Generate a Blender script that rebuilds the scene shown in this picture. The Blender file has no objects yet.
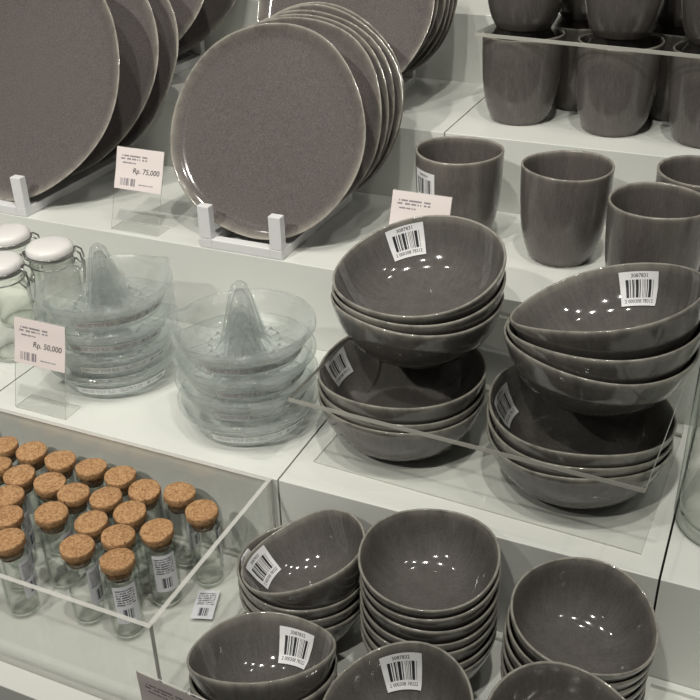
import bpy, bmesh, math, random
from mathutils import Matrix, Vector
from math import sin, cos, pi, radians, tan

sc = bpy.context.scene
COL = sc.collection
rnd = random.Random(7)

# ------------------------------------------------------------------ camera
cam_d = bpy.data.cameras.new('camera')
cam = bpy.data.objects.new('camera', cam_d)
COL.objects.link(cam)
cam_d.sensor_width = 36.0
cam_d.lens = 984.30 / 700 * 36.0
cam_d.clip_start = 0.01
RX = (0.9146505, 0.40361921, -0.02249454)
RY = (0.18366182, -0.46448242, -0.86632812)
RZ = (-0.36011499, 0.78825606, -0.49896851)
m = Matrix.Identity(4)
for i in range(3):
    m[i][0] = RX[i]
    m[i][1] = -RY[i]
    m[i][2] = -RZ[i]
m[0][3], m[1][3], m[2][3] = 0.182, -0.5928, 1.32
cam.matrix_world = m
sc.camera = cam

# ------------------------------------------------------------------ world, lamps, exposure
w = bpy.data.worlds.new('world')
sc.world = w
w.use_nodes = True
w.node_tree.nodes['Background'].inputs[0].default_value = (0.97, 0.98, 0.92, 1)
w.node_tree.nodes['Background'].inputs[1].default_value = 0.06

def spot(loc, target, energy, radius=0.035, angle=60, blend=0.6, col=(1.0, 0.97, 0.88)):
    d = bpy.data.lights.new('ceiling_spot', 'SPOT')
    d.energy = energy
    d.color = col
    d.shadow_soft_size = radius
    d.spot_size = radians(angle)
    d.spot_blend = blend
    o = bpy.data.objects.new('ceiling_spot', d)
    COL.objects.link(o)
    o.location = loc
    v = Vector(target) - Vector(loc)
    o.rotation_euler = v.to_track_quat('-Z', 'Y').to_euler()
    return o

T0 = (0.10, 0.15, 0.85)
TL = (-0.42, 0.25, 0.95)
spot((0.18, -0.30, 3.0), T0, 48)
spot((-0.50, -0.40, 3.0), TL, 29)
spot((-0.85, -1.65, 2.7), TL, 118, 0.035, 28, 0.9)
spot((0.80, -0.25, 3.0), T0, 18)
spot((-1.25, -0.35, 3.0), TL, 13)
spot((1.45, -0.10, 3.0), T0, 12)
spot((-0.10, -1.35, 3.0), (-0.15, -0.12, 0.72), 58, 0.035, 46)
spot((0.42, 0.35, 3.0), T0, 8)

vs = sc.view_settings
vs.view_transform = 'Standard'
vs.look = 'None'
vs.gamma = 1.0
vs.exposure = -0.07
vs.use_curve_mapping = False
cy = sc.cycles
cy.max_bounces = 16
cy.transmission_bounces = 14
cy.transparent_max_bounces = 40
cy.glossy_bounces = 6
cy.diffuse_bounces = 4
cy.use_denoising = True
cy.caustics_reflective = False
cy.caustics_refractive = False
cy.sample_clamp_indirect = 8.0

# ------------------------------------------------------------------ materials
def mat(name):
    mt = bpy.data.materials.new(name)
    mt.use_nodes = True
    nt = mt.node_tree
    b = nt.nodes['Principled BSDF']
    return mt, nt, b

def N(nt, kind, **kw):
    n = nt.nodes.new(kind)
    for k, v in kw.items():
        setattr(n, k, v)
    return n

def math_n(nt, op, a, b=None):
    n = N(nt, 'ShaderNodeMath', operation=op)
    for i, v in enumerate((a, b)):
        if v is None:
            continue
        if isinstance(v, (int, float)):
            n.inputs[i].default_value = v
        else:
            nt.links.new(v, n.inputs[i])
    return n.outputs[0]

def mix_col(nt, fac, a, b):
    n = N(nt, 'ShaderNodeMix', data_type='RGBA')
    if isinstance(fac, (int, float)):
        n.inputs[0].default_value = fac
    else:
        nt.links.new(fac, n.inputs[0])
    for s, v in ((6, a), (7, b)):
        if isinstance(v, tuple):
            n.inputs[s].default_value = (*v, 1)
        else:
            nt.links.new(v, n.inputs[s])
    return n.outputs[2]

def ramp(nt, src, p0, p1):
    n = N(nt, 'ShaderNodeMapRange')
    nt.links.new(src, n.inputs[0])
    n.inputs[1].default_value = p0
    n.inputs[2].default_value = p1
    return n.outputs[0]

def plain(name, col, rough=0.5, spec=0.5, noise=0.0):
    mt, nt, b = mat(name)
    b.inputs['Base Color'].default_value = (*col, 1)
    b.inputs['Roughness'].default_value = rough
    b.inputs['Specular IOR Level'].default_value = spec
    if noise:
        tc = N(nt, 'ShaderNodeTexCoord')
        nz = N(nt, 'ShaderNodeTexNoise')
        nz.inputs['Scale'].default_value = 9
        nz.inputs['Detail'].default_value = 5
        nt.links.new(tc.outputs['Object'], nz.inputs['Vector'])
        c = mix_col(nt, ramp(nt, nz.outputs['Fac'], 0.3, 0.7), col, tuple(v * (1 - noise) for v in col))
        nt.links.new(c, b.inputs['Base Color'])
        r = ramp(nt, nz.outputs['Fac'], 0.3, 0.7)
        nt.links.new(math_n(nt, 'ADD', math_n(nt, 'MULTIPLY', r, 0.1), rough - 0.05), b.inputs['Roughness'])
    return mt

def glaze(name, dark, light, rimc, speckle, streak, rough, radial, fw=0.55):
    """glazed stoneware: fine speckle, soft blotches, thin pale glaze at the rim (mesh attribute)"""
    mt, nt, b = mat(name)
    tc = N(nt, 'ShaderNodeTexCoord')
    oi = N(nt, 'ShaderNodeObjectInfo')
    off = N(nt, 'ShaderNodeVectorMath', operation='MULTIPLY_ADD')
    cmb = N(nt, 'ShaderNodeCombineXYZ')
    for k in range(3):
        nt.links.new(oi.outputs['Random'], cmb.inputs[k])
    nt.links.new(cmb.outputs[0], off.inputs[0])
    off.inputs[1].default_value = (7, 3, 5)
    nt.links.new(tc.outputs['Object'], off.inputs[2])
    fine = N(nt, 'ShaderNodeTexNoise')
    fine.inputs['Scale'].default_value = speckle
    fine.inputs['Detail'].default_value = 4
    fine.inputs['Roughness'].default_value = 0.7
    nt.links.new(off.outputs[0], fine.inputs['Vector'])
    mp = N(nt, 'ShaderNodeMapping')
    mp.inputs['Scale'].default_value = (1, 1, streak)
    nt.links.new(off.outputs[0], mp.inputs['Vector'])
    blot = N(nt, 'ShaderNodeTexNoise')
    blot.inputs['Scale'].default_value = 90
    blot.inputs['Detail'].default_value = 3
    nt.links.new(mp.outputs[0], blot.inputs['Vector'])
    f = math_n(nt, 'ADD', math_n(nt, 'MULTIPLY', ramp(nt, fine.outputs['Fac'], 0.35, 0.65), fw),
               math_n(nt, 'MULTIPLY', ramp(nt, blot.outputs['Fac'], 0.3, 0.7), 1 - fw))
    po = N(nt, 'ShaderNodeAttribute', attribute_name='polar')
    pv = N(nt, 'ShaderNodeVectorMath', operation='MULTIPLY_ADD')
    nt.links.new(cmb.outputs[0], pv.inputs[0])
    pv.inputs[1].default_value = (5, 5, 5)
    nt.links.new(po.outputs['Vector'], pv.inputs[2])
    st = N(nt, 'ShaderNodeTexNoise')
    st.inputs['Scale'].default_value = 26
    st.inputs['Detail'].default_value = 4
    st.inputs['Roughness'].default_value = 0.65
    nt.links.new(pv.outputs[0], st.inputs['Vector'])
    f = math_n(nt, 'ADD', math_n(nt, 'MULTIPLY', f, 1 - radial), math_n(nt, 'MULTIPLY', ramp(nt, st.outputs['Fac'], 0.32, 0.68), radial))
    c = mix_col(nt, f, dark, light)
    at = N(nt, 'ShaderNodeAttribute', attribute_name='rim')
    wob = math_n(nt, 'MULTIPLY', at.outputs['Fac'], ramp(nt, blot.outputs['Fac'], 0.1, 0.55))
    c = mix_col(nt, wob, c, rimc)
    nt.links.new(c, b.inputs['Base Color'])
    b.inputs['Roughness'].default_value = rough
    b.inputs['Specular IOR Level'].default_value = 0.55
    bp = N(nt, 'ShaderNodeBump')
    bp.inputs['Strength'].default_value = 0.03
    bp.inputs['Distance'].default_value = 0.002
    nt.links.new(blot.outputs['Fac'], bp.inputs['Height'])
    nt.links.new(bp.outputs[0], b.inputs['Normal'])
    return mt

M_BOWL = glaze('bowl_glaze', (0.080, 0.074, 0.070), (0.150, 0.139, 0.132), (0.34, 0.325, 0.29), 500, 0.35, 0.085, 0.34)
M_PLATE = glaze('plate_glaze', (0.098, 0.087, 0.085), (0.178, 0.156, 0.153), (0.36, 0.34, 0.30), 620, 1.0, 0.12, 0.0, 0.88)
M_MUG = glaze('mug_glaze', (0.092, 0.082, 0.077), (0.166, 0.150, 0.141), (0.34, 0.32, 0.285), 450, 0.12, 0.18, 0.5)

M_WHITE = plain('white_laminate', (0.785, 0.80, 0.765), 0.32, 0.5, 0.02)
M_RACK = plain('white_rack_plastic', (0.82, 0.82, 0.84), 0.4)
M_LID = plain('white_ceramic', (0.85, 0.83, 0.82), 0.25)
M_STEEL = plain('wire_steel', (0.45, 0.45, 0.44), 0.25)
M_STEEL.node_tree.nodes['Principled BSDF'].inputs['Metallic'].default_value = 1
M_INK = plain('black_ink', (0.02, 0.02, 0.022), 0.7)
M_GREYINK = plain('grey_ink', (0.22, 0.20, 0.22), 0.7)
M_FLOOR = plain('floor_tile', (0.35, 0.33, 0.30), 0.4, 0.5, 0.15)
M_WALL = plain('wall_paint', (0.72, 0.72, 0.68), 0.6, 0.3, 0.03)
M_RUBBER = plain('grey_gasket', (0.55, 0.55, 0.54), 0.5)

def clear(name, tint, ior=1.49, refl=1.0, rough=0.02, haze=0.0, graze=None, hazec=(0.9, 0.92, 0.9)):
    """thin clear sheet: light passes straight through, Fresnel reflection on top"""
    mt, nt, b = mat(name)
    nt.nodes.remove(b)
    out = nt.nodes['Material Output']
    tr = N(nt, 'ShaderNodeBsdfTransparent')
    tr.inputs[0].default_value = (*tint, 1)
    if graze:
        lw = N(nt, 'ShaderNodeLayerWeight')
        lw.inputs[0].default_value = 0.5
        nt.links.new(mix_col(nt, math_n(nt, 'POWER', lw.outputs['Facing'], 4.0), tint, graze), tr.inputs[0])
    gl = N(nt, 'ShaderNodeBsdfGlossy')
    gl.inputs['Roughness'].default_value = rough
    gl.inputs[0].default_value = (0.97, 1.0, 0.99, 1)
    fr = N(nt, 'ShaderNodeFresnel')
    fr.inputs[0].default_value = ior
    mx = N(nt, 'ShaderNodeMixShader')
    ge = N(nt, 'ShaderNodeNewGeometry')
    front = math_n(nt, 'SUBTRACT', 1.0, ge.outputs['Backfacing'])
    nt.links.new(math_n(nt, 'MULTIPLY', math_n(nt, 'MULTIPLY', fr.outputs[0], refl), front), mx.inputs[0])
    src = tr.outputs[0]
    if haze:
        df = N(nt, 'ShaderNodeBsdfDiffuse')
        df.inputs[0].default_value = (*hazec, 1)
        hx = N(nt, 'ShaderNodeMixShader')
        hx.inputs[0].default_value = haze
        nt.links.new(src, hx.inputs[1])
        nt.links.new(df.outputs[0], hx.inputs[2])
        src = hx.outputs[0]
    nt.links.new(src, mx.inputs[1])
    nt.links.new(gl.outputs[0], mx.inputs[2])
    nt.links.new(mx.outputs[0], out.inputs[0])
    return mt

M_ACRYL = clear('clear_acrylic', (0.985, 0.987, 0.983))
M_EDGE = clear('acrylic_edge', (0.70, 0.71, 0.68), 1.5, 0.8, 0.25, 0.85, None, (0.60, 0.59, 0.54))
M_EDGE2 = clear('polished_acrylic_edge', (0.86, 0.86, 0.84), 1.5, 0.6, 0.25, 0.75, None, (0.72, 0.71, 0.68))
M_BOTTLE = clear('thin_bottle_glass', (0.975, 0.98, 0.973), 1.5, 1.0, 0.02, 0.0, (0.42, 0.44, 0.42))
M_JAR = clear('jar_glass', (0.974, 0.978, 0.970), 1.5, 1.0, 0.02, 0.0, (0.45, 0.48, 0.45))

def press_glass(share):
    """clear pressed glass: light goes through, Schlick reflection on both faces, wavy surface, white diffuse imitating inner light"""
    mt, nt, b = mat('pressed_glass')
    nt.nodes.remove(b)
    out = nt.nodes['Material Output']
    tc = N(nt, 'ShaderNodeTexCoord')
    nz = N(nt, 'ShaderNodeTexNoise')
    nz.inputs['Scale'].default_value = 190
    nz.inputs['Detail'].default_value = 2
    nt.links.new(tc.outputs['Object'], nz.inputs['Vector'])
    bp = N(nt, 'ShaderNodeBump')
    bp.inputs['Strength'].default_value = 1.0
    bp.inputs['Distance'].default_value = 0.0018
    nt.links.new(nz.outputs['Fac'], bp.inputs['Height'])
    lw = N(nt, 'ShaderNodeLayerWeight')
    lw.inputs[0].default_value = 0.5
    fc = lw.outputs['Facing']
    tr = N(nt, 'ShaderNodeBsdfTransparent')
    nt.links.new(mix_col(nt, math_n(nt, 'POWER', fc, 5.0), (0.992, 1.0, 0.998), (0.62, 0.69, 0.68)), tr.inputs[0])
    gl = N(nt, 'ShaderNodeBsdfGlossy')
    gl.inputs['Roughness'].default_value = 0.05
    nt.links.new(bp.outputs[0], gl.inputs['Normal'])
    rf = N(nt, 'ShaderNodeBsdfGlass')
    rf.inputs['Roughness'].default_value = 0.03
    rf.inputs['IOR'].default_value = 1.48
    rx = N(nt, 'ShaderNodeMixShader')
    rx.inputs[0].default_value = share
    mx = N(nt, 'ShaderNodeMixShader')
    nt.links.new(math_n(nt, 'ADD', 0.10, math_n(nt, 'MULTIPLY', math_n(nt, 'POWER', fc, 5.0), 0.5)), mx.inputs[0])
    df = N(nt, 'ShaderNodeBsdfDiffuse')
    df.inputs[0].default_value = (0.95, 1.0, 0.99, 1)
    sm = N(nt, 'ShaderNodeMixShader')
    nt.links.new(math_n(nt, 'ADD', 0.045, math_n(nt, 'MULTIPLY', math_n(nt, 'POWER', fc, 3.0), 0.40)), sm.inputs[0])  # white diffuse, stronger at grazing angles, imitates light piped inside the glass
    nt.links.new(tr.outputs[0], sm.inputs[1])
    nt.links.new(df.outputs[0], sm.inputs[2])
    nt.links.new(sm.outputs[0], mx.inputs[1])
    nt.links.new(gl.outputs[0], mx.inputs[2])
    nt.links.new(mx.outputs[0], rx.inputs[1])
    nt.links.new(rf.outputs[0], rx.inputs[2])
    nt.links.new(rx.outputs[0], out.inputs[0])
    return mt
M_PRESS = press_glass(0.04)
M_PRESS_THICK = press_glass(0.12)

def cork_mat():
    mt, nt, b = mat('cork')
    tc = N(nt, 'ShaderNodeTexCoord')
    oi = N(nt, 'ShaderNodeObjectInfo')
    off = N(nt, 'ShaderNodeVectorMath', operation='ADD')
    nt.links.new(tc.outputs['Object'], off.inputs[0])
    nt.links.new(oi.outputs['Random'], off.inputs[1])
    v = N(nt, 'ShaderNodeTexVoronoi')
    v.inputs['Scale'].default_value = 650
    nt.links.new(off.outputs[0], v.inputs['Vector'])
    n = N(nt, 'ShaderNodeTexNoise')
    n.inputs['Scale'].default_value = 420
    n.inputs['Detail'].default_value = 4
    nt.links.new(off.outputs[0], n.inputs['Vector'])
    sep = N(nt, 'ShaderNodeSeparateColor')
    nt.links.new(v.outputs['Color'], sep.inputs[0])
    c = mix_col(nt, sep.outputs[0], (0.33, 0.165, 0.070), (0.56, 0.335, 0.165))
    c = mix_col(nt, ramp(nt, n.outputs['Fac'], 0.60, 0.72), c, (0.10, 0.042, 0.018))
    nt.links.new(c, b.inputs['Base Color'])
    b.inputs['Roughness'].default_value = 0.85
    bp = N(nt, 'ShaderNodeBump')
    bp.inputs['Strength'].default_value = 0.5
    bp.inputs['Distance'].default_value = 0.001
    nt.links.new(n.outputs['Fac'], bp.inputs['Height'])
    nt.links.new(bp.outputs[0], b.inputs['Normal'])
    return mt
M_CORK = cork_mat()

def printed(name, paper, ink, windows, alpha_paper=None):
    """flat print on UV: windows = list of (kind, u0, u1, v0, v1, n, seed); kind 'bars' or 'lines'"""
    mt, nt, b = mat(name)
    uv = N(nt, 'ShaderNodeTexCoord')
    sp = N(nt, 'ShaderNodeSeparateXYZ')
    nt.links.new(uv.outputs['UV'], sp.inputs[0])
    U, V = sp.outputs[0], sp.outputs[1]
    tot = None
    def between(x, a, c):
        return math_n(nt, 'MULTIPLY', math_n(nt, 'GREATER_THAN', x, a), math_n(nt, 'LESS_THAN', x, c))
    for kind, u0, u1, v0, v1, n, seed in windows:
        win = math_n(nt, 'MULTIPLY', between(U, u0, u1), between(V, v0, v1))
        un = math_n(nt, 'DIVIDE', math_n(nt, 'SUBTRACT', U, u0), u1 - u0)
        vn = math_n(nt, 'DIVIDE', math_n(nt, 'SUBTRACT', V, v0), v1 - v0)
        wn = N(nt, 'ShaderNodeTexWhiteNoise', noise_dimensions='2D')
        cb = N(nt, 'ShaderNodeCombineXYZ')
        if kind == 'bars':
            nt.links.new(math_n(nt, 'FLOOR', math_n(nt, 'MULTIPLY', un, n)), cb.inputs[0])
            cb.inputs[1].default_value = seed
            nt.links.new(cb.outputs[0], wn.inputs['Vector'])
            pat = math_n(nt, 'GREATER_THAN', wn.outputs['Value'], 0.45)
        else:
            row = math_n(nt, 'MULTIPLY', vn, n)
            nt.links.new(math_n(nt, 'FLOOR', math_n(nt, 'MULTIPLY', un, 26)), cb.inputs[0])
            nt.links.new(math_n(nt, 'ADD', math_n(nt, 'FLOOR', row), seed * 10.0), cb.inputs[1])
            nt.links.new(cb.outputs[0], wn.inputs['Vector'])
            pat = math_n(nt, 'MULTIPLY', math_n(nt, 'GREATER_THAN', wn.outputs['Value'], 0.28),
                         between(math_n(nt, 'FRACT', row), 0.2, 0.75))
        p = math_n(nt, 'MULTIPLY', win, pat)
        tot = p if tot is None else math_n(nt, 'MAXIMUM', tot, p)
    nt.links.new(mix_col(nt, tot, paper, ink), b.inputs['Base Color'])
    b.inputs['Roughness'].default_value = 0.45
    return mt

M_STICK = printed('sticker_print', (0.86, 0.86, 0.88), (0.03, 0.03, 0.035), [('bars', .12, .88, .25, .77, 60, 3)])
M_CARD = printed('card_print', (0.86, 0.77, 0.76), (0.30, 0.27, 0.30),
                 [('bars', .10, .46, .09, .27, 34, 5), ('lines', .10, .66, .70, .84, 2, 2), ('lines', .10, .42, .61, .67, 1, 6), ('lines', .52, .82, .12, .17, 1, 8)])
M_BLABEL = printed('bottle_label_print', (0.80, 0.80, 0.86), (0.10, 0.10, 0.13),
                   [('lines', .10, .90, .48, .92, 7, 4), ('bars', .25, .75, .10, .38, 24, 9)])
M_STRIP = printed('strip_label_print', (0.84, 0.87, 0.87), (0.42, 0.42, 0.44),
                  [('lines', .04, .40, .25, .80, 3, 4), ('lines', .45, .68, .20, .80, 2, 7), ('bars', .74, .95, .25, .75, 26, 2)])

# ------------------------------------------------------------------ mesh helpers
def tag(o, label, cat, group=None, kind=None):
    o['label'] = label
    if cat:
        o['category'] = cat
    if group:
        o['group'] = group
    if kind:
        o['kind'] = kind
    return o

def mesh_data(name, verts, faces, mt, smooth=True, rim=None, uvs=None):
    me = bpy.data.meshes.new(name)
    me.from_pydata([tuple(v) for v in verts], [], faces)
    if smooth:
        me.polygons.foreach_set('use_smooth', [True] * len(me.polygons))
    if mt:
        for q in (mt if isinstance(mt, (list, tuple)) else [mt]):
            me.materials.append(q)
    if rim:
        a = me.attributes.new('rim', 'FLOAT', 'POINT')
        a.data.foreach_set('value', rim)
    if uvs:
        l = me.uv_layers.new(name='UVMap')
        for lp in me.loops:
            l.data[lp.index].uv = uvs[lp.vertex_index]
    if rim:
        pa = me.attributes.new('polar', 'FLOAT_VECTOR', 'POINT')
        buf = []
        for v in me.vertices:
            q = math.hypot(v.co.x, v.co.y)
            k = 1.0 / q if q > 1e-6 else 0.0
            buf += [v.co.x * k, v.co.y * k, (v.co.z - q) * 4.0]
        pa.data.foreach_set('vector', buf)
    me.update()
    return me

def link(name, me, parent=None, matrix=None):
    o = bpy.data.objects.new(name, me)
    COL.objects.link(o)
    if parent:
        o.parent = parent
    if matrix is not None:
        o.matrix_local = matrix
    return o

def empty(name, loc=(0, 0, 0), rz=0.0):
    o = bpy.data.objects.new(name, None)
    COL.objects.link(o)
    o.empty_display_size = 0.01
    o.location = loc
    o.rotation_euler = (0, 0, rz)
    return o

def box_data(name, x0, x1, y0, y1, z0, z1, mt, bev=0.0006):
    bm = bmesh.new()
    bmesh.ops.create_cube(bm, size=1)
    for v in bm.verts:
        v.co = Vector(((x0 + x1) / 2 + v.co.x * (x1 - x0), (y0 + y1) / 2 + v.co.y * (y1 - y0), (z0 + z1) / 2 + v.co.z * (z1 - z0)))
    if bev:
        bmesh.ops.bevel(bm, geom=bm.edges[:], offset=bev, segments=2, profile=0.5, affect='EDGES')
    me = bpy.data.meshes.new(name)
    bm.to_mesh(me)
    bm.free()
    for q in (mt if isinstance(mt, (list, tuple)) else [mt]):
        me.materials.append(q)
    return me

def sheet_data(name, x0, x1, y0, y1, z0, z1, edge=None):
    """acrylic sheet: clear faces, darker cut edges on the four narrow sides"""
    me = box_data(name, x0, x1, y0, y1, z0, z1, [M_ACRYL, edge or M_EDGE], 0.0003)
    d = [x1 - x0, y1 - y0, z1 - z0]
    t = d.index(min(d))
    for p in me.polygons:
        n = [abs(p.normal[k]) for k in range(3)]
        p.material_index = 0 if n[t] > 0.9 else 1
    return me

def lathe(profile, seg, warp=None, close=False):
    """profile: (r, z[, rim]) ; r == 0 ends are poles"""
    verts, faces, rim = [], [], []
    rings = []
    for p in profile:
        r, z = p[0], p[1]
        a = p[2] if len(p) > 2 else 0.0
        if r <= 1e-6:
            v = (0, 0, z)
            rings.append([len(verts)])
            verts.append(v)
            rim.append(a)
        else:
            ring = []
            for k in range(seg):
                t = 2 * pi * k / seg
                rr, zz = warp(t, r, z) if warp else (r, z)
                ring.append(len(verts))
                verts.append((rr * cos(t), rr * sin(t), zz))
                rim.append(a)
            rings.append(ring)
    pairs = list(zip(rings, rings[1:]))
    if close:
        pairs.append((rings[-1], rings[0]))
    for A, B in pairs:
        if len(A) == 1 and len(B) == 1:
            continue
        for k in range(seg):
            k2 = (k + 1) % seg
            if len(A) == 1:
                faces.append((A[0], B[k2], B[k]))
            elif len(B) == 1:
                faces.append((A[k], A[k2], B[0]))
            else:
                faces.append((A[k], A[k2], B[k2], B[k]))
    return verts, faces, rim

def smooth_profile(pts, sub=3):
    """Catmull-Rom through the profile points"""
    out = []
    n = len(pts)
    for i in range(n - 1):
        p0, p1, p2, p3 = pts[max(i - 1, 0)], pts[i], pts[i + 1], pts[min(i + 2, n - 1)]
        for s in range(sub):
            t = s / sub
            q = []
            for c in range(2):
                a, b, cc, d = p0[c], p1[c], p2[c], p3[c]
                q.append(0.5 * (2 * b + (cc - a) * t + (2 * a - 5 * b + 4 * cc - d) * t * t + (3 * b - a - 3 * cc + d) * t ** 3))
            ra = (p1[2] if len(p1) > 2 else 0) * (1 - t) + (p2[2] if len(p2) > 2 else 0) * t
            out.append((max(q[0], 0.0004) if p1[0] > 0 else q[0], q[1], ra))
    l = pts[-1]
    out.append((l[0], l[1], l[2] if len(l) > 2 else 0))
    return out

def tube_data(name, pts, r, mt, seg=8):
    pts = [Vector(p) for p in pts]
    verts, faces = [], []
    for i, p in enumerate(pts):
        t = (pts[min(i + 1, len(pts) - 1)] - pts[max(i - 1, 0)]).normalized()
        up = Vector((0, 0, 1)) if abs(t.z) < 0.9 else Vector((1, 0, 0))
        a = t.cross(up).normalized()
        b = t.cross(a)
        for k in range(seg):
            an = 2 * pi * k / seg
            verts.append(p + r * (cos(an) * a + sin(an) * b))
    for i in range(len(pts) - 1):
        for k in range(seg):
            k2 = (k + 1) % seg
            faces.append((i * seg + k, i * seg + k2, (i + 1) * seg + k2, (i + 1) * seg + k))
    faces.append(tuple(range(seg - 1, -1, -1)))
    faces.append(tuple((len(pts) - 1) * seg + k for k in range(seg)))
    return mesh_data(name, verts, faces, mt)

_txt = {}
def text_flat(s, shear=0.0, weight=0.0):
    """outline text as (verts2d, faces), width normalised to 1, centred, baseline at v = 0"""
    key = (s, shear, weight)
    if key in _txt:
        return _txt[key]
    cu = bpy.data.curves.new('text', 'FONT')
    cu.body = s
    cu.shear = shear
    cu.resolution_u = 3
    cu.offset = weight
    ob = bpy.data.objects.new('text', cu)
    COL.objects.link(ob)
    bpy.context.view_layer.update()
    ev = ob.evaluated_get(bpy.context.evaluated_depsgraph_get())
    me = ev.to_mesh()
    vs_ = [(v.co.x, v.co.y) for v in me.vertices]
    fs = [tuple(p.vertices) for p in me.polygons]
    ev.to_mesh_clear()
    bpy.data.objects.remove(ob)
    bpy.data.curves.remove(cu)
    x0 = min(v[0] for v in vs_)
    x1 = max(v[0] for v in vs_)
    k = 1 / (x1 - x0)
    res = ([((v[0] - (x0 + x1) / 2) * k, v[1] * k) for v in vs_], fs)
    _txt[key] = res
    return res

def patch(name, fn, w_, h_, mt, nu=8, nv=6):
    """paper patch w_ x h_ laid on the surface fn(u, v)"""
    verts, faces, uvs = [], [], []
    for j in range(nv + 1):
        for i in range(nu + 1):
            verts.append(fn((i / nu - .5) * w_, (j / nv - .5) * h_, 0.0))
            uvs.append((i / nu, j / nv))
    for j in range(nv):
        for i in range(nu):
            a = j * (nu + 1) + i
            faces.append((a, a + 1, a + nu + 2, a + nu + 1))
    return mesh_data(name, verts, faces, mt, True, None, uvs)

def print_text(parent, fn, items, name='printed_text', mt=None):
    """items: (text, u, v, width, shear); all lettering of one label is one part"""
    verts, faces = [], []
    for s, u, v, wd, sh in items:
        vv, ff = text_flat(s, sh, .007 if s.startswith('Rp') else .004)
        o = len(verts)
        verts += [fn(u + a * wd, v + b * wd, 0.00012) for a, b in vv]
        faces += [tuple(o + i for i in f) for f in ff]
    o = link(name, mesh_data(name, verts, faces, mt or M_INK, False), parent)
    o['kind'] = 'stuff'
    return o

# ------------------------------------------------------------------ the stepped display
Z0, Z1, Z2, Z3, Z4 = 0.70, 0.80, 0.897, 0.981, 1.066
Y0, Y1, Y2, Y3, Y4, Y5 = -0.209, 0.0, 0.217, 0.425, 0.635, 0.85
SA, SB, SC = -0.4866, -0.1605, 0.1602
G = 0.0009

fl = link('floor', mesh_data('floor', [(-3, -3, 0), (3, -3, 0), (3, 2, 0), (-3, 2, 0)], [(0, 1, 2, 3)], M_FLOOR, False))
fl['kind'] = 'structure'
wl = link('wall_back', box_data('wall_back', -3, 3, Y5 + 0.002, Y5 + 0.1, 0, 2.6, M_WALL, 0))
wl['kind'] = 'structure'

def shell_data(a, b, c, d, zt, th):
    """one folded sheet of laminate: the top and the front of a step"""
    e = .0007
    prof = [(d, zt), (c + e, zt), (c + e * .3, zt - e * .3), (c, zt - e), (c, 0), (c + th, 0), (c + th, zt - th), (d, zt - th)]
    n = len(prof)
    verts = [(x, y, z) for x in (a, b) for y, z in prof]
    faces = [tuple(range(n)), tuple(range(2 * n - 1, n - 1, -1))]
    for k in range(n):
        k2 = (k + 1) % n
        faces.append((k2, k, n + k, n + k2))
    return mesh_data('top_and_front_shell', verts, faces, M_WHITE, False)

def step(x0, x1, y0, y1, zt, label, tray=False):
    t = empty('display_step', ((x0 + x1) / 2, (y0 + y1) / 2, 0))
    ox, oy = (x0 + x1) / 2, (y0 + y1) / 2
    a, b, c, d = x0 + G - ox, x1 - G - ox, y0 - oy, y1 - 0.0004 - oy
    th = 0.018
    if not tray:
        link('top_and_front_shell', shell_data(a, b, c, d, zt, th), t)
        zb = zt - th
    else:
        fz = zt - 0.004
        rw = 0.007
        link('bottom_panel', box_data('bottom_panel', a, b, c + .002, d, fz - 0.014, fz, M_WHITE), t)
        for q in ((a, a + rw, c, d), (b - rw, b, c, d), (a + rw, b - rw, c, c + rw), (a + rw, b - rw, d - rw, d)):
            link('tray_rim', box_data('tray_rim', *q, fz, zt, M_WHITE, 0.0004), t)
        zb = fz - 0.014
        link('front_panel', box_data('front_panel', a, b, c, c + th, 0, zb, M_WHITE), t)
    link('side_panel', box_data('side_panel', a, a + th, c + th, d, 0, zb, M_WHITE), t)
    link('side_panel', box_data('side_panel', b - th, b, c + th, d, 0, zb, M_WHITE), t)
    return tag(t, label, 'display step', 'white tiers of the stepped display')

step(SA, SB, Y0, Y1, Z0, 'lowest white step under the clear bin of cork bottles')
step(SB, SC, Y0, Y1, Z0, 'lowest white step with shallow rim under the small bowl stacks', True)
step(SC, SC + .32, Y0, Y1, Z0, 'lowest white step with shallow rim beside the small bowls, empty', True)
step(SA - .32, SA, Y1, Y2, Z1, 'second white step under the white-lidded clip jars')
step(SA, SB, Y1, Y2, Z1, 'second white step under the two glass juicer stacks')
step(SB, SC, Y1, Y2, Z1, 'second white step under the serving bowl stacks')
step(SC, SC + .32, Y1, Y2, Z1, 'second white step under the tall clear glass vase')
step(-.90, SB, Y2, Y3, Z2, 'third white step carrying two racks of grey plates')
step(SB, SC + .32, Y2, Y3, Z2, 'third white step carrying a loose row of grey tumblers')
step(-.90, SB, Y3, Y4, Z3, 'fourth white step behind, carrying two further plate racks')
step(SB, SC + .32, Y3, Y4, Z3, 'fourth white step carrying tumblers under a clear riser')
step(-.90, SB, Y4, Y5, Z4, 'topmost white step behind the rear plate racks')
step(SB, SC + .32, Y4, Y5, Z4, 'topmost white step behind the tumblers on the clear riser')

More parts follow.
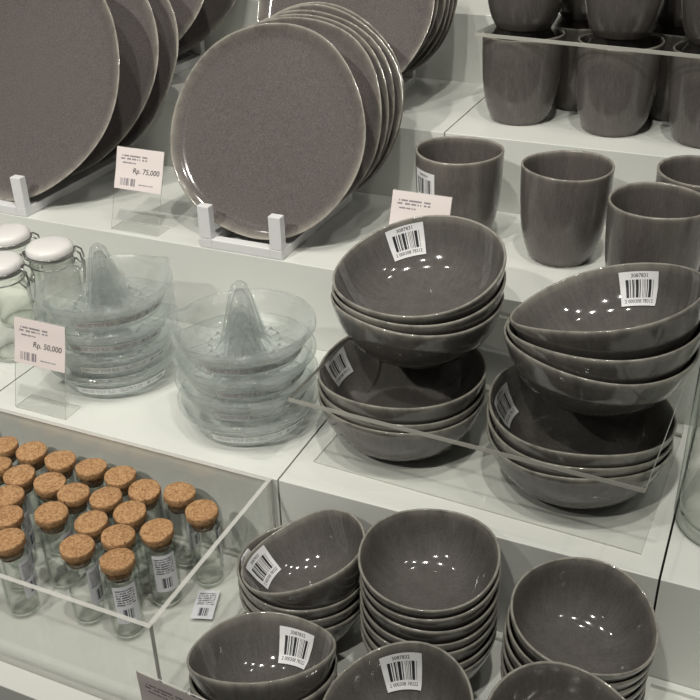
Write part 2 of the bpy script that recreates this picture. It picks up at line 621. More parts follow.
# ------------------------------------------------------------------ clear risers and bin
def riser(x0, x1, y0, y1, z, h, yb, rz, label, sides=False):
    """C-shaped riser folded from one sheet: shelf, back, thin base"""
    th = 0.0042
    tb = 0.0016
    t = empty('acrylic_riser', ((x0 + x1) / 2, (y0 + y1) / 2, z), rz)
    a, d = (x1 - x0) / 2, (y1 - y0) / 2
    link('shelf_sheet', sheet_data('shelf_sheet', -a, a, -d, d, h - th, h), t)
    if sides:
        for q in (-a, a - th):
            link('side_sheet', sheet_data('side_sheet', q, q + th, -d + yb, d, 0.0002, h - th), t)
        return tag(t, label, 'riser')
    link('back_sheet', sheet_data('back_sheet', -a, a, d - th, d, tb, h - th), t)
    link('base_sheet', sheet_data('base_sheet', -a, a, -d + yb, d, 0.0002, tb), t)
    return tag(t, label, 'riser')
H1, H2 = 0.0895, 0.1026
TB = 0.0021
riser(-.140, .146, -.008, .204, Z1, H1, .036, radians(-2.5), 'clear acrylic riser bridging the lower stacks of serving bowls')
riser(-.132, .157, .443, .611, Z3, H2, .106, radians(-6.5), 'clear acrylic riser bridging the rear tumblers', True)

def bin_(x0, x1, y0, y1, z, h):
    th = 0.004
    t = empty('acrylic_bin', ((x0 + x1) / 2, (y0 + y1) / 2, z))
    a, d = (x1 - x0) / 2, (y1 - y0) / 2
    link('bottom_sheet', sheet_data('bottom_sheet', -a, a, -d, d, 0.0003, th * .7, M_EDGE2), t)
    link('front_sheet', sheet_data('front_sheet', -a, a, -d, -d + th, th * .7, h, M_EDGE2), t)
    link('back_sheet', sheet_data('back_sheet', -a, a, d - th, d, th * .7, h, M_EDGE2), t)
    for s in (-1, 1):
        xs = sorted((s * a, s * (a - th)))
        link('side_sheet', sheet_data('side_sheet', xs[0], xs[1], -d + th, d - th, th * .7, h, M_EDGE2), t)
    return tag(t, 'open clear acrylic bin filled with cork-stoppered bottles', 'bin')
bin_(SA + .004, -.1655, -.189, -.0015, Z0, .1005)

# ------------------------------------------------------------------ bowls
BIG_H, SM_H = .0505, .0485
BIG_OUT = [(.0, .003), (.036, .003), (.038, .0), (.043, .0), (.045, .003), (.0535, .0075), (.063, .0175), (.0695, .030), (.0735, .0425, .15), (.0752, .0485, .9), (.0748, .0503, 1), (.0738, .0505, 1), (.0729, .0497, .9)]
BIG_IN = [(.0728, .0490, .8), (.0712, .0435, .15), (.0668, .0325), (.0600, .0215), (.0500, .0130), (.0360, .0085), (.0200, .0070), (0, .0065)]
SM_OUT = [(.0, .003), (.021, .003), (.023, .0), (.027, .0), (.029, .003), (.0365, .0085), (.0440, .0180), (.0495, .030), (.0528, .0410, .15), (.0541, .0465, .9), (.0537, .0483, 1), (.0528, .0485, 1), (.0520, .0477, .9)]
K_ = .982
SM_IN = [(.0519, .0470, .8), (.0504, .0420, .15), (.0472, .0315), (.0422, .0210), (.0348, .0128), (.0250, .0082), (.0130, .0066), (0, .006)]

SM_OUT = [(p[0] * K_, *p[1:]) for p in SM_OUT]
SM_IN = [(p[0] * K_, *p[1:]) for p in SM_IN]

def bowl_warp(seed, H):
    r = random.Random(seed)
    a, b, c, d = [r.uniform(0, 2 * pi) for _ in range(4)]
    k = H / .05
    def f(t, rr, z):
        q = z / H
        rr = rr * (1 + q * (.012 * cos(2 * t + a) + .006 * cos(3 * t + b)))
        z = z + q * q * k * (.0022 * cos(2 * t + c) + .0012 * cos(3 * t + d))
        return rr, z
    return f

def bowl_mesh(name, o_, i_, H, seed):
    prof = smooth_profile(o_[3:] + i_[:-1], 2)
    prof = [(p[0], p[1], p[2] if len(p) > 2 else 0) for p in o_[:3]] + prof + [(0, i_[-1][1], 0)]
    v, f, rim = lathe(prof, 72, bowl_warp(seed, H))
    return mesh_data(name, v, f, M_BOWL, True, rim)

BIGS = [bowl_mesh('serving_bowl', BIG_OUT, BIG_IN, BIG_H, 10 + k) for k in range(3)]
SMALLS = [bowl_mesh('small_bowl', SM_OUT, SM_IN, SM_H, 20 + k) for k in range(3)]

def tilt_matrix(x, y, z, tx, ty, rz, H):
    n = Vector((tan(radians(tx)), tan(radians(ty)), 1)).normalized()
    q = Vector((0, 0, 1)).rotation_difference(n)
    return Matrix.Translation((x, y, z)) @ q.to_matrix().to_4x4() @ Matrix.Rotation(rz, 4, 'Z') @ Matrix.Translation((0, 0, -H))

def bowl_sticker(parent, small, seed, theta, s0, spin=0.0, code='3087831', wd=.0335, ht=.0285):
    pr = SM_IN if small else BIG_IN
    wp = bowl_warp(seed, SM_H if small else BIG_H)
    def at(u, v):
        s = max(s0 - v, 0.0005)
        r0 = z0 = None
        for A, B in zip(pr, pr[1:]):
            L = math.hypot(B[0] - A[0], B[1] - A[1])
            if s <= L:
                r0 = A[0] + (B[0] - A[0]) * s / L
                z0 = A[1] + (B[1] - A[1]) * s / L
                break
            s -= L
        t = theta - u / (.0475 if small else .0670)
        rr, zz = wp(t, r0, z0)
        return Vector((rr * cos(t), rr * sin(t), zz))
    cs, sn = cos(spin), sin(spin)
    def fn(u, v, lift):
        u, v = u * cs - v * sn, u * sn + v * cs
        p = at(u, v)
        e = .0008
        n = (at(u + e, v) - p).cross(at(u, v + e) - p)
        n = n.normalized()
        if n.dot(Vector((-p.x, -p.y, .02))) < 0:
            n = -n
        return p + n * (.0007 + lift)
    me = patch('barcode_sticker', fn, wd, ht, M_STICK, 12, 12)
    o = link('barcode_sticker', me, parent)
    print_text(o, fn, [(code, 0, ht * .335, wd * .42, 0), ('2 000308 ' + code[3:] + '2', 0, -ht * .40, wd * .80, 0)])

def bowl(kind, pose, label, group, var, rz=0.0, sticker=None):
    small = kind == 'small_bowl'
    x, y, z, tx, ty = pose
    H = SM_H if small else BIG_H
    o = link(kind, (SMALLS if small else BIGS)[var], None, tilt_matrix(x, y, z, tx, ty, rz, H))
    tag(o, label, 'bowl', group)
    if sticker:
        th, s0, spin = sticker
        bowl_sticker(o, small, (20 if small else 10) + var, radians(th) - rz, s0, spin, '3087832' if small else '3087831',
                     .031 if small else .0335, .0275 if small else .0285)
    return o

GB = 'large grey serving bowls in four stacks'
GS = 'small grey bowls in six stacks on the lowest step'
ZS = Z1 + H1
ZF = Z0 - .004
ORD = ['bottom', 'second from bottom', 'third from bottom', 'fourth from bottom', 'fifth from bottom', 'sixth from bottom']

def stack(kind, var, rz, poses, place, top_label, sticker=None, under=None, dx=0.0, dy=0.0):
    """poses, bottom first: centre of the rim (x, y, z), lean of the rim's axis in x and y (degrees)"""
    n = len(poses)
    for i, (x, y, z, tx, ty) in enumerate(poses):
        small = kind == 'small_bowl'
        if i < n - 1:
            lab = '%s %s bowl in the stack %s' % (ORD[i] if not (n == 3 and i == 1) else 'middle', 'small' if small else 'serving', place)
        else:
            lab = top_label
        bowl(kind, (x + dx, y + dy, z, tx, ty), lab, GS if small else GB, var, rz, sticker if i == n - 1 else (under if i == n - 2 else None))

b = 'serving_bowl'
stack(b, 2, .3, [(-.0765, .1170, .9403, 0, 0), (-.0760, .1180, .9533, -3, -5), (-.0765, .1185, .9668, -5.8, -10.6)], 'on the clear riser beside the juicers',
      'topmost serving bowl beside the juicers, white barcode sticker inside, price card behind it', (121, .017, 0), None, -.002, .002)
stack(b, 0, .6, [(-.0860, .1020, .8529, 0, 0), (-.0860, .1020, .8649, 1.5, -2.5), (-.0851, .1010, .8774, -2, 0)], 'under the clear riser beside the juicers',
      'top serving bowl under the clear riser beside the juicers, shaded sticker at its side', (176, .016, 0))
stack(b, 1, .9, [(.0775, .1060, .9403, 0, 0), (.0790, .1060, .9543, -8, 2), (.0779, .1080, .9713, -17, 4.6)], 'on the clear riser beside the glass vase',
      'steeply tilted topmost serving bowl beside the glass vase, white barcode sticker inside', (79, .019, 0), None, .003, -.002)
stack(b, 2, 1.2, [(.0730, .0970, .8529, 0, 0), (.0725, .0970, .8649, 2.5, -1), (.0733, .0970, .8764, 2.4, 0)], 'under the clear riser beside the glass vase',
      'top serving bowl under the clear riser beside the glass vase, its inside in deep shade', (179, .0225, 0))
b = 'small_bowl'
stack(b, 1, .3, [(-0.1110, -0.0565, .7448, 0, 0), (-0.1110, -0.0565, .7563, 0, 0), (-0.1110, -0.0570, .7693, 1, -1), (-0.1100, -0.0575, .7838, -19.5, -1)], 'against the step front beside the clear bin',
      'tilted top small bowl beside the clear bin, sticker turned sideways inside', (182, .015, 0), (192, .014, .3))
stack(b, 2, .6, [(-0.0015, -0.0570, .7448, 0, 0), (-0.0015, -0.0570, .7553, 1, -1), (-0.0015, -0.0570, .7673, -1, 1), (-0.0015, -0.0565, .7788, 0, -2), (-0.0015, -0.0565, .7908, 1, 0), (-0.0015, -0.0560, .8033, -3, -3), (-0.0025, -0.0565, .8153, .4, -5.6)],
      'of seven, tallest of the small stacks', 'top small bowl of the tallest small stack, no sticker inside')
stack(b, 0, .9, [(.1140, -.0600, .7448, 0, 0), (.1135, -.0605, .7573, 2, -1), (.1140, -.0610, .7698, 4, -1), (.1145, -.0610, .7813, 5, -1), (.1160, -.0610, .7928, 6, -2), (.1175, -.0610, .8048, 8, -3.4)],
      'below the glass vase', 'top small bowl of the stack against the step front below the vase, no sticker')
stack(b, 1, 1.2, [(-.0900, -.1630, .7448, 0, 0), (-.0900, -.1630, .7573, -2, 4), (-.0900, -.1620, .7698, -5, 9), (-.0915, -.1600, .7838, -10, 17)], 'behind the front price card',
      'tilted top small bowl behind the front price card, white sticker inside', (85, .021, 0))
stack(b, 2, 1.5, [(.0160, -.1665, .7448, 0, 0), (.0160, -.1665, .7553, -1, 0), (.0155, -.1665, .7673, -3, -2), (.0150, -.1670, .7793, -7, -5)], 'standing before the tallest small stack',
      'top small bowl before the tallest small stack, white sticker upright on its back wall', (109, .0195, 0))
stack(b, 0, 1.8, [(.1220, -.1695, .7448, 0, 0), (.1220, -.1695, .7558, 1, -1), (.1240, -.1695, .7728, 2, -1), (.1265, -.1695, .7903, 3, -2), (.1290, -.1695, .8068, 4, -4)], 'standing before the stack below the vase',
      'top small bowl of the front stack standing before the stack below the vase')

# ------------------------------------------------------------------ tumblers
MUG_H = .097
MUG_P = [(0, .003), (.026, .003), (.0265, 0), (.0295, 0), (.0312, .003), (.0350, .010), (.0394, .024), (.0426, .045), (.0442, .070), (.0448, .092, .2), (.0450, .0955, .95), (.0443, .0970, 1), (.0432, .0968, 1), (.0424, .0955, .8),
         (.0420, .090, .1), (.0412, .065), (.0398, .040), (.0370, .022), (.032, .011), (.022, .007), (0, .006)]
def mug_warp(seed):
    r = random.Random(seed)
    a, b_ = r.uniform(0, 6), r.uniform(0, 6)
    def f(t, rr, z):
        return rr * (1 + .008 * cos(2 * t + a) + .005 * cos(3 * t + b_)), z + (z / MUG_H) ** 2 * .0008 * cos(2 * t + b_)
    return f
def mug_mesh(seed):
    pr = [MUG_P[0], MUG_P[1], MUG_P[2]] + smooth_profile(MUG_P[3:-1], 2) + [MUG_P[-1]]
    v, f, rim = lathe(pr, 64, mug_warp(seed))
    return mesh_data('tumbler', v, f, M_MUG, True, rim)
MUGS = [mug_mesh(k) for k in (31, 32)]
GM = 'grey handleless tumblers'
def mug(x, y, z, label, var, rz, sticker=None):
    o = link('tumbler', MUGS[var], None, Matrix.Translation((x, y, z + .0002)) @ Matrix.Rotation(rz, 4, 'Z'))
    tag(o, label, 'cup', GM)
    if sticker:
        az, zc = sticker
        th = radians(az) - rz
        wp = mug_warp(31 + var)
        def fn(u, v, lift):
            t = th + u / .0445
            zz = zc + v
            r0 = .0450
            for A, B in zip(MUG_P[4:12], MUG_P[5:12]):
                if A[1] <= zz <= B[1]:
                    r0 = A[0] + (B[0] - A[0]) * (zz - A[1]) / (B[1] - A[1])
            rr, q = wp(t, r0, zz)
            return Vector(((rr + .0005 + lift) * cos(t), (rr + .0005 + lift) * sin(t), q))
        s = link('barcode_sticker', patch('barcode_sticker', fn, .030, .034, M_STICK, 10, 4), o)
        print_text(s, fn, [('3087829', 0, .0115, .013, 0), ('2 000308 78292', 0, -.0135, .024, 0)])
mug(-.1150, .3390, Z2, 'tumbler on the third step beside the plates, barcode sticker on its side', 0, .4, (236, .066))
mug(-.0020, .3310, Z2, 'tumbler on the third step in the gap between the two upper serving bowl stacks', 1, 1.4)
mug(.0950, .2660, Z2, 'tumbler at the front of the third step, right behind the steeply tilted bowl', 0, 2.4)
mug(.1240, .3590, Z2, 'tumbler on the third step, half hidden behind the one at the front', 1, 3.3)
xs = (-.098, .009, .108)
for i, x in enumerate(xs):
    w_ = ('nearest the plate racks', 'in the middle of its row', 'farthest from the plate racks')[i]
    mug(x, .5035 - .006 * i, Z3, 'tumbler under the clear riser, front row, ' + w_, i % 2, i * 1.1)
    mug(x - .001, .504 - .006 * i, Z3 + H2, 'tumbler standing on the clear riser, front row, ' + w_, (i + 1) % 2, i * 2.1)
    if i < 2:
        w_ = ('nearer the plate racks', 'farther from the plate racks')[i]
        mug(x + .053, .579 - .004 * i, Z3, 'tumbler under the clear riser, back row, ' + w_, (i + 1) % 2, i * 1.7)
        mug(x + .053, .580 - .004 * i, Z3 + H2, 'tumbler standing on the clear riser, back row, ' + w_, i % 2, i * .7)

# ------------------------------------------------------------------ plates and their racks
def plate_profile(R, H, T):
    o_ = [(0, .002), (R * .55, .002), (R * .57, 0), (R * .62, 0), (R * .64, .002), (R * .80, H * .25), (R * .93, H * .62, .0), (R * .985, H * .90, .5), (R, H * .985, 1), (R * .994, H, 1), (R * .984, H * .985, .9)]
    i_ = [(R * .962, H * .86, .4), (R * .90, H * .58, .0), (R * .80, H * .30 + T * .5), (R * .66, T + .0005), (R * .3, T), (0, T)]
    return [o_[0], o_[1], o_[2]] + smooth_profile(o_[3:] + i_[:-1], 2) + [i_[-1]]
def plate_mesh(name, R, H, seed):
    r = random.Random(seed)
    ph = [r.uniform(0, 6) for _ in range(5)]
    def wp(t, rr, z):
        q = rr / R
        k = q ** 2 * (.010 * cos(2 * t + ph[0]) + .012 * cos(3 * t + ph[1]) + .008 * cos(5 * t + ph[2]))
        return rr * (1 + k), z + q ** 4 * (.0012 * cos(3 * t + ph[3]) + .0008 * cos(5 * t + ph[4])) * (1 if z > .003 else 0)
    v, f, rim = lathe(plate_profile(R, H, .0055), 96, wp)
    return mesh_data(name, v, f, M_PLATE, True, rim)
SALAD = [plate_mesh('salad_plate', .1115, .013, 41 + k) for k in range(3)]
DINNER = [plate_mesh('dinner_plate', .1385, .015, 51 + k) for k in range(3)]

def plate(kind, x, y, z, yaw, lean, var, spin, label, group):
    """x, y, z: centre of the rim circle; lean: backward lean from the vertical"""
    n = Vector((sin(yaw) * cos(lean), -cos(yaw) * cos(lean), sin(lean)))
    a = Vector((cos(yaw), sin(yaw), 0))
    bb = n.cross(a)
    M = Matrix.Identity(4)
    for k in range(3):
        M[k][0], M[k][1], M[k][2] = a[k], bb[k], n[k]
    H = .015 if kind == 'dinner_plate' else .013
    M = Matrix.Translation((x, y, z)) @ M @ Matrix.Rotation(spin, 4, 'Z') @ Matrix.Translation((0, 0, -H))
    o = link(kind, (DINNER if kind == 'dinner_plate' else SALAD)[var], None, M)
    return tag(o, label, 'plate', group)

def rack(xc, y0, z, half, slots, label):
    """white plate rack: two rails, cross bars, pairs of upright pegs at each slot"""
    t = empty('plate_rack', (xc, y0, z + .0002))
    L = slots
    for s in (-1, 1):
        xs_ = sorted((s * half, s * (half - .014)))
        link('rail', box_data('rail', xs_[0], xs_[1], 0, L, 0, .0105, M_RACK, .0008), t)
        for q, w0, h in ((0, .0100, .0465), (L - .010, .010, .075)):
            link('peg', box_data('peg', xs_[0], xs_[1], q, q + w0, .0105, h, M_RACK, .0008), t)
    for q in (0, L - .012):
        link('cross_bar', box_data('cross_bar', -half + .014, half - .014, q, q + .012, 0, .0105, M_RACK, .0008), t)
    return tag(t, label, 'plate rack')

def plate_set(kind, xc, yf, z, R, offs, yaw, lean, place, group, seed, zoff=0.0):
    r = random.Random(seed)
    names = ['foremost', 'second', 'third', 'fourth', 'fifth', 'sixth', 'seventh']
    for i, o_ in enumerate(offs):
        ln = lean + (0 if i == 0 else r.uniform(-.012, .012))
        rr = R
        plate(kind, xc + (0 if i == 0 else r.uniform(-.002, .002)), yf + o_ + rr * sin(ln), z + .0122 + zoff + rr * cos(ln), yaw, ln, (i + seed) % 3, seed * 1.3 + i * 1.1,
              '%s grey %s in the rack %s' % (names[i], kind.replace('_', ' '), place), group)

HALF = .0487
rack(-.3105, Y2 + .0005, Z2, HALF, .180, 'white plate rack of salad plates beside the tumbler with a sticker')
plate_set('salad_plate', -.3070, .2300, Z2, .1115, [0, .043, .059, .079, .094, .107], .02, .458, 'beside the stickered tumbler', 'salad plates in the front rack', 3)
rack(-.6395, Y2 + .0005, Z2, HALF, .186, 'white plate rack of dinner plates above the clip jars')
plate_set('dinner_plate', -.6375, .2320, Z2, .1385, [0, .070, .110], .0, .50, 'above the clip jars', 'dinner plates in the front rack', 5, .001)
rack(-.3105, Y3 + .004, Z3, HALF, .175, 'white plate rack of salad plates at the back of the fourth step')
plate_set('salad_plate', -.3110, .4400, Z3, .1115, [0, .012, .041, .060, .079, .095], .0, .458, 'on the fourth step beside the rear tumblers', 'salad plates in the rear rack', 7)
rack(-.6365, Y3 + .004, Z3, HALF, .195, 'white plate rack of dinner plates at the back of the fourth step')
plate_set('dinner_plate', -.6460, .4530, Z3, .1385, [0, .105], .0, .50, 'on the fourth step, behind other dinner plates', 'dinner plates in the rear rack', 8)

# ------------------------------------------------------------------ glass juicers
def juicer_mesh(glass):
    outer = [(.0, .0640), (.0040, .0625), (.0086, .0510), (.0119, .0370), (.0152, .0220), (.0188, .0090), (.0212, .0040), (.0245, .0008), (.0300, .0), (.0475, .0), (.0510, .0020), (.0545, .0080), (.0575, .0150), (.0598, .0205), (.0612, .0232), (.0648, .0245), (.0660, .0262), (.0660, .0290), (.0650, .0312)]
    inner = [(.0635, .0312), (.0618, .0285), (.0595, .0235), (.0560, .0150), (.0530, .0090), (.0495, .0058), (.0465, .0058), (.0425, .0072), (.0390, .0052), (.0360, .0055), (.0325, .0085), (.0285, .0052), (.0252, .0058), (.0222, .0090), (.0194, .0160), (.0163, .0290), (.0130, .0430), (.0100, .0570), (.0068, .0670), (.0035, .0705), (.0, .0715)]
    NO = len(outer)
    prof = outer + inner
    top_side = set(inner)
    def wp(t, r, z):
        if z > .0320 or (r < .0224 and z > .0062):
            # ribs of the reamer, fading out at the tip
            k = min(1.0, r / .008) * (.10 if (r, z) in top_side else .03)
            r = r * (1 + k * (1 - 2 * abs(sin(4.5 * t))))
        elif abs(r - .0325) < .0005:
            z = z + .0034 * cos(18 * t)
        elif abs(r - .0425) < .0005:
            z = z + .0018 * cos(26 * t)
        if r > .058 and z > .018:
            # pouring lip
            d = (t - 3.84 + pi) % (2 * pi) - pi
            r = r + .008 * math.exp(-(d / .16) ** 2) * (z - .018) / .013
        return r, z
    v, f, rim = lathe(prof, 180, wp)
    return mesh_data('glass_dish', v, f, glass)
JM = juicer_mesh(M_PRESS)
JM_TOP = juicer_mesh(M_PRESS_THICK)
def lug_mesh():
    pts = []
    verts, faces = [], []
    n = 13
    for lv, z in ((0, .0235), (1, .0300)):
        for i in range(n):
            a = -pi / 2 + pi * i / (n - 1)
            verts.append((.0630 + .0125 * cos(a), .0155 * sin(a), z))
    faces.append(tuple(range(n - 1, -1, -1)))
    faces.append(tuple(range(n, 2 * n)))
    for i in range(n):
        j = (i + 1) % n
        faces.append((i, j, n + j, n + i))
    return mesh_data('handle', verts, faces, M_PRESS, False)
LUG = lug_mesh()
def strip_mesh(az, span):
    def fn(u, v, l):
        t = az + u
        z = .0125 + v * .0085
        r = .0569 + (z - .0135) * .42 + .0006
        return Vector((r * cos(t), r * sin(t), z))
    return patch('label_strip', lambda u, v, l: fn(u, v, l), span, 1.0, M_STRIP, 20, 2)

def juicer(x, y, z, tx, ty, rz, label, az):
    t = empty('citrus_juicer', (x, y, z))
    t.matrix_world = tilt_matrix(x, y, z + .0312, tx, ty, rz, .0312)
    link('glass_dish', JM_TOP if label.startswith('top') else JM, t)
    link('handle', LUG, t)
    link('label_strip', strip_mesh(az - rz, 1.7), t)
    tag(t, label, 'juicer', 'pressed glass citrus juicers')
PJ = .0236
wn = ['bottom', 'second from bottom', 'second from top', 'top']
for k in range(4):
    tl = [(0, 0), (.2, .2), (-.2, .2), (-2.4, -.6)][k]
    juicer(-.3965 + .0004 * k, .0977 + .0005 * (k % 2), Z1 + .0003 + PJ * k + (.0022 if k == 3 else 0), *tl, 3.4 + .06 * k, wn[k] + ' glass juicer in the stack beside the price card and clip jars', -.80 + .12 * (k % 2))
for k in range(4):
    tl = [(0, 0), (-.2, .2), (.2, .2), (-.6, -.8)][k]
    juicer(-.2295 - .0004 * (k % 3), .0772 + .0005 * (k % 2), Z1 + .0003 + PJ * k + (.0010 if k == 3 else 0), *tl, -.9 + .13 * k, wn[k] + ' glass juicer in the stack beside the serving bowls', -.85 + .1 * (k % 3))

# ------------------------------------------------------------------ clip jars
def jar_meshes():
    body = [(0, .004), (.018, .003), (.020, .0), (.0245, .0), (.0262, .004), (.0265, .012), (.0265, .066), (.0258, .073), (.0228, .080), (.0222, .083), (.0222, .091), (.0236, .092), (.0236, .0945), (.0212, .0945), (.0205, .090), (.0208, .082), (.0242, .073), (.0250, .066), (.0250, .012), (.0235, .006), (0, .006)]
    v, f, r = lathe(smooth_profile(body, 2), 48)
    jb = mesh_data('jar_body', v, f, M_JAR)
    lid = [(0, .0970), (.0225, .0970), (.0243, .0978), (.0250, .1000), (.0247, .1035), (.0232, .1065), (.0200, .1085), (.0120, .1098), (0, .1102)]
    v, f, r = lathe(smooth_profile(lid, 2), 48)
    jl = mesh_data('lid', v, f, M_LID)
    v, f, r = lathe([(.0205, .0945), (.0232, .0945), (.0240, .0958), (.0232, .0970), (.0205, .0970)], 40, None, True)
    jg = mesh_data('gasket', v, f, M_RUBBER)
    ring = [(.0232 * cos(t) , .0232 * sin(t), .0868) for t in [2 * pi * k / 36 for k in range(37)]]
    wr = tube_data('neck_wire', ring, .0009, M_STEEL)
    lring = [(.0252 * cos(t), .0252 * sin(t), .0995) for t in [2 * pi * k / 36 for k in range(37)]]
    wl_ = tube_data('lid_wire', lring, .0008, M_STEEL)
    clip = tube_data('clip', [(.0232, -.008, .0868), (.0290, -.008, .080), (.0325, -.007, .088), (.0310, -.006, .0975), (.0262, -.005, .1010), (.0250, 0, .1020), (.0262, .005, .1010), (.0310, .006, .0975), (.0325, .007, .088), (.0290, .008, .080), (.0232, .008, .0868)], .0010, M_STEEL)
    lever = tube_data('lever', [(.0325, -.0065, .088), (.0318, -.006, .075), (.0300, -.004, .062), (.0296, 0, .060), (.0300, .004, .062), (.0318, .006, .075), (.0325, .0065, .088)], .0010, M_STEEL)
    hinge = tube_data('hinge', [(-.0232, -.006, .0868), (-.0285, -.006, .0900), (-.0290, -.005, .0990), (-.0252, -.004, .1000), (-.0252, .004, .1000), (-.0290, .005, .0990), (-.0285, .006, .0900), (-.0232, .006, .0868)], .0010, M_STEEL)
    return [('jar_body', jb), ('lid', jl), ('gasket', jg), ('neck_wire', wr), ('lid_wire', wl_), ('clip', clip), ('lever', lever), ('hinge', hinge)]
JP = jar_meshes()
for x, y, rz, lab in [(-.4990, .1450, .55, 'clip jar with white ceramic lid closest to the glass juicers'),
                      (-.5660, .1570, .60, 'clip jar with white ceramic lid at the back of its group against the riser'),
                      (-.5235, .0940, .30, 'clip jar with white ceramic lid at the front beside the price card')]:
    t = empty('clip_jar', (x, y, Z1 + .0006), rz)
    for n, me in JP:
        link(n, me, t)
    tag(t, lab, 'jar', 'white-lidded clip jars')

# ------------------------------------------------------------------ tall glass vase
vz = [(0, .010), (.030, .010), (.0365, .012), (.0372, .020), (.0372, .228), (.0385, .2305), (.0400, .228), (.0400, .008), (.0385, .001), (.034, 0), (0, 0)]
v, f, r = lathe(vz, 64)
g = link('glass_vase', mesh_data('glass_vase', v, f, M_JAR), None, Matrix.Translation((.1985, .0830, Z1 + .0002)))
tag(g, 'tall clear cylindrical glass vase with thick base beside the serving bowls', 'vase')

# ------------------------------------------------------------------ cork bottles
def cork_mesh(seed):
    r = random.Random(seed)
    prof = [(0, -.010), (.0098, -.010), (.0108, -.001), (.0112, 0), (.0136, .0003), (.0140, .0010), (.0143, .0064), (.0141, .0074), (.0132, .0079), (.0060, .0080), (0, .0080)]
    ph = [r.uniform(0, 6) for _ in range(3)]
    def wp(t, rr, z):
        return rr * (1 + .012 * cos(3 * t + ph[0]) + .01 * cos(7 * t + ph[1]) + .006 * cos(11 * t)), z + .0003 * cos(2 * t + ph[2])
    v, f, rm = lathe(prof, 40, wp)
    return mesh_data('cork', v, f, M_CORK)
CORKS = [cork_mesh(k) for k in (61, 62, 63)]
bp_ = [(0, .0015), (.010, .0), (.0122, .0006), (.0133, .0025), (.0135, .006), (.0135, .0560), (.0128, .0600), (.0124, .0640), (.0132, .0656), (.0144, .0672), (.0144, .0690), (.0124, .0695), (.0114, .0675), (.0112, .0600), (.0122, .0550), (.0122, .006), (.0105, .0035), (0, .0035)]
v, f, r = lathe(smooth_profile(bp_, 2), 36)
BOT = mesh_data('glass_body', v, f, M_BOTTLE)
def blabel_mesh():
    def fn(u, v, l):
        t = u / .0140
        return Vector((.0141 * cos(t), .0141 * sin(t), .0395 + v))
    return patch('paper_label', fn, .0200, .0400, M_BLABEL, 8, 2)
BLAB = blabel_mesh()
spots = [(-.443, -.028, 10), (-.411, -.025, 15), (-.377, -.026, None), (-.343, -.025, -110), (-.310, -.025, 10), (-.278, -.034, None), (-.247, -.026, 0), (-.397, -.059, 160),
         (-.364, -.058, None), (-.334, -.062, 20), (-.303, -.056, None), (-.386, -.0875, 18), (-.335, -.092, 12), (-.2945, -.0885, 20), (-.2715, -.0650, None), (-.368, -.1105, 15),
         (-.346, -.134, 12), (-.287, -.119, 8), (-.263, -.095, 170), (-.2365, -.076, -45), (-.246, -.120, -42), (-.215, -.040, 40), (-.427, -.056, 10)]
BLABEL = {}
for rows, nm in (([21, 6, 5, 4, 3, 2, 1, 0], 'along the back wall of the bin'), ([19, 14, 10, 9, 8, 7, 22], 'in the second row from the back wall'),
                 ([18, 13, 12, 11], 'in the third row from the back wall'), ([20, 17, 16, 15], 'in the row at the front')):
    for q, i in enumerate(rows):
        od = ['nearest the bowls', 'second from the bowls', 'third from the bowls', 'fourth from the bowls', 'fifth from the bowls', 'sixth from the bowls', 'seventh from the bowls', 'eighth from the bowls'][q]
        BLABEL[i] = 'cork bottle %s, %s' % (nm, od)
r = random.Random(5)
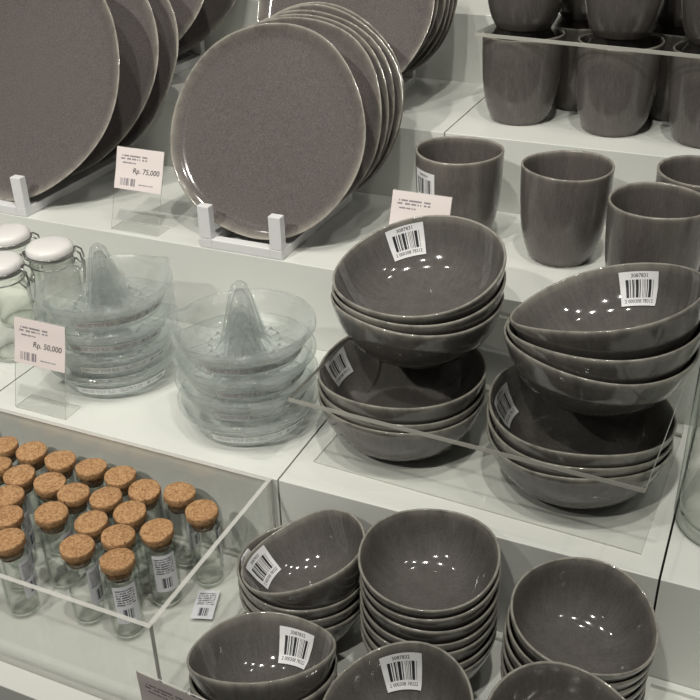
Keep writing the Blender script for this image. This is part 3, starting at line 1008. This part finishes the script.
for i, (x, y, az) in enumerate(spots):
    t = empty('cork_bottle', (x, y, Z0 + .0031))
    t.rotation_euler = (0, 0, r.uniform(0, 6))
    link('glass_body', BOT, t)
    c = link('cork', CORKS[i % 3], t, Matrix.Translation((0, 0, .0700)) @ Matrix.Rotation(radians(r.uniform(-4, 4)), 4, 'X') @ Matrix.Rotation(radians(r.uniform(-4, 4)), 4, 'Y'))
    if az is not None:
        link('paper_label', BLAB, t, Matrix.Rotation(radians(az) - t.rotation_euler.z, 4, 'Z'))
    lab = BLABEL[i]
    tag(t, lab, 'bottle', 'cork-stoppered glass bottles in the clear bin')

# flat patch with the bottle label print, just above the bin floor
def flat_fn(u, v, l):
    return Vector((u, v, .0004 + .0006 * cos(u * 120) + l))
pl = link('label_patch', patch('label_patch', flat_fn, .019, .034, M_BLABEL, 8, 6), None,
          Matrix.Translation((-.2005, -.0720, Z0 + .0036)) @ Matrix.Rotation(radians(19), 4, 'Z'))
tag(pl, 'printed paper patch flat on the bin floor by its side wall', 'label')

# ------------------------------------------------------------------ price card holders
def card_holder(x, y, z, rz, wd, ht, cw, ch, lean, label, price=None, foot=.024):
    t = empty('price_card_holder', (x, y, z), rz)
    th = .0011
    M = Matrix.Rotation(-lean, 4, 'X')
    link('back_sheet', sheet_data('back_sheet', -wd / 2, wd / 2, 0, th, .0, ht, M_EDGE2), t, Matrix.Translation((0, 0, .0012)) @ M)
    link('foot_sheet', sheet_data('foot_sheet', -wd / 2, wd / 2, 0, foot, .0001, .0012, M_EDGE2), t)
    def fn(u, v, l):
        return Vector((u, -.0003 - l + .0003 * cos(v * 160), v + ht - ch / 2 - .0005))
    c = link('paper_card', patch('paper_card', fn, cw, ch, M_CARD, 6, 8), t, Matrix.Translation((0, 0, .0012)) @ M)
    if price:
        print_text(c, fn, [(price, cw * .155, -ch * .09, cw * .56, .12)])
    return tag(t, label, 'price card')
card_holder(-.4480, .2235, Z2 + .0002, 0, .061, .0903, .0605, .0450, radians(21), 'price card Rp. 75,000 in a clear holder below the plates', 'Rp. 75,000')
card_holder(-.4215, .0060, Z1 + .0002, 0, .060, .0915, .0595, .0450, radians(15), 'price card Rp. 50,000 in a clear holder before the glass juicers', 'Rp. 50,000')
card_holder(-.1240, .2270, Z2 + .0002, 0, .061, .0822, .0605, .0450, radians(20), 'price card half hidden behind the topmost bowl with a sticker')
card_holder(-.1345, -.2135, Z0 + .0002, radians(-4), .060, .0800, .0595, .0450, 0, 'price card at the front edge of the lowest step beside the small bowls', None, .006)
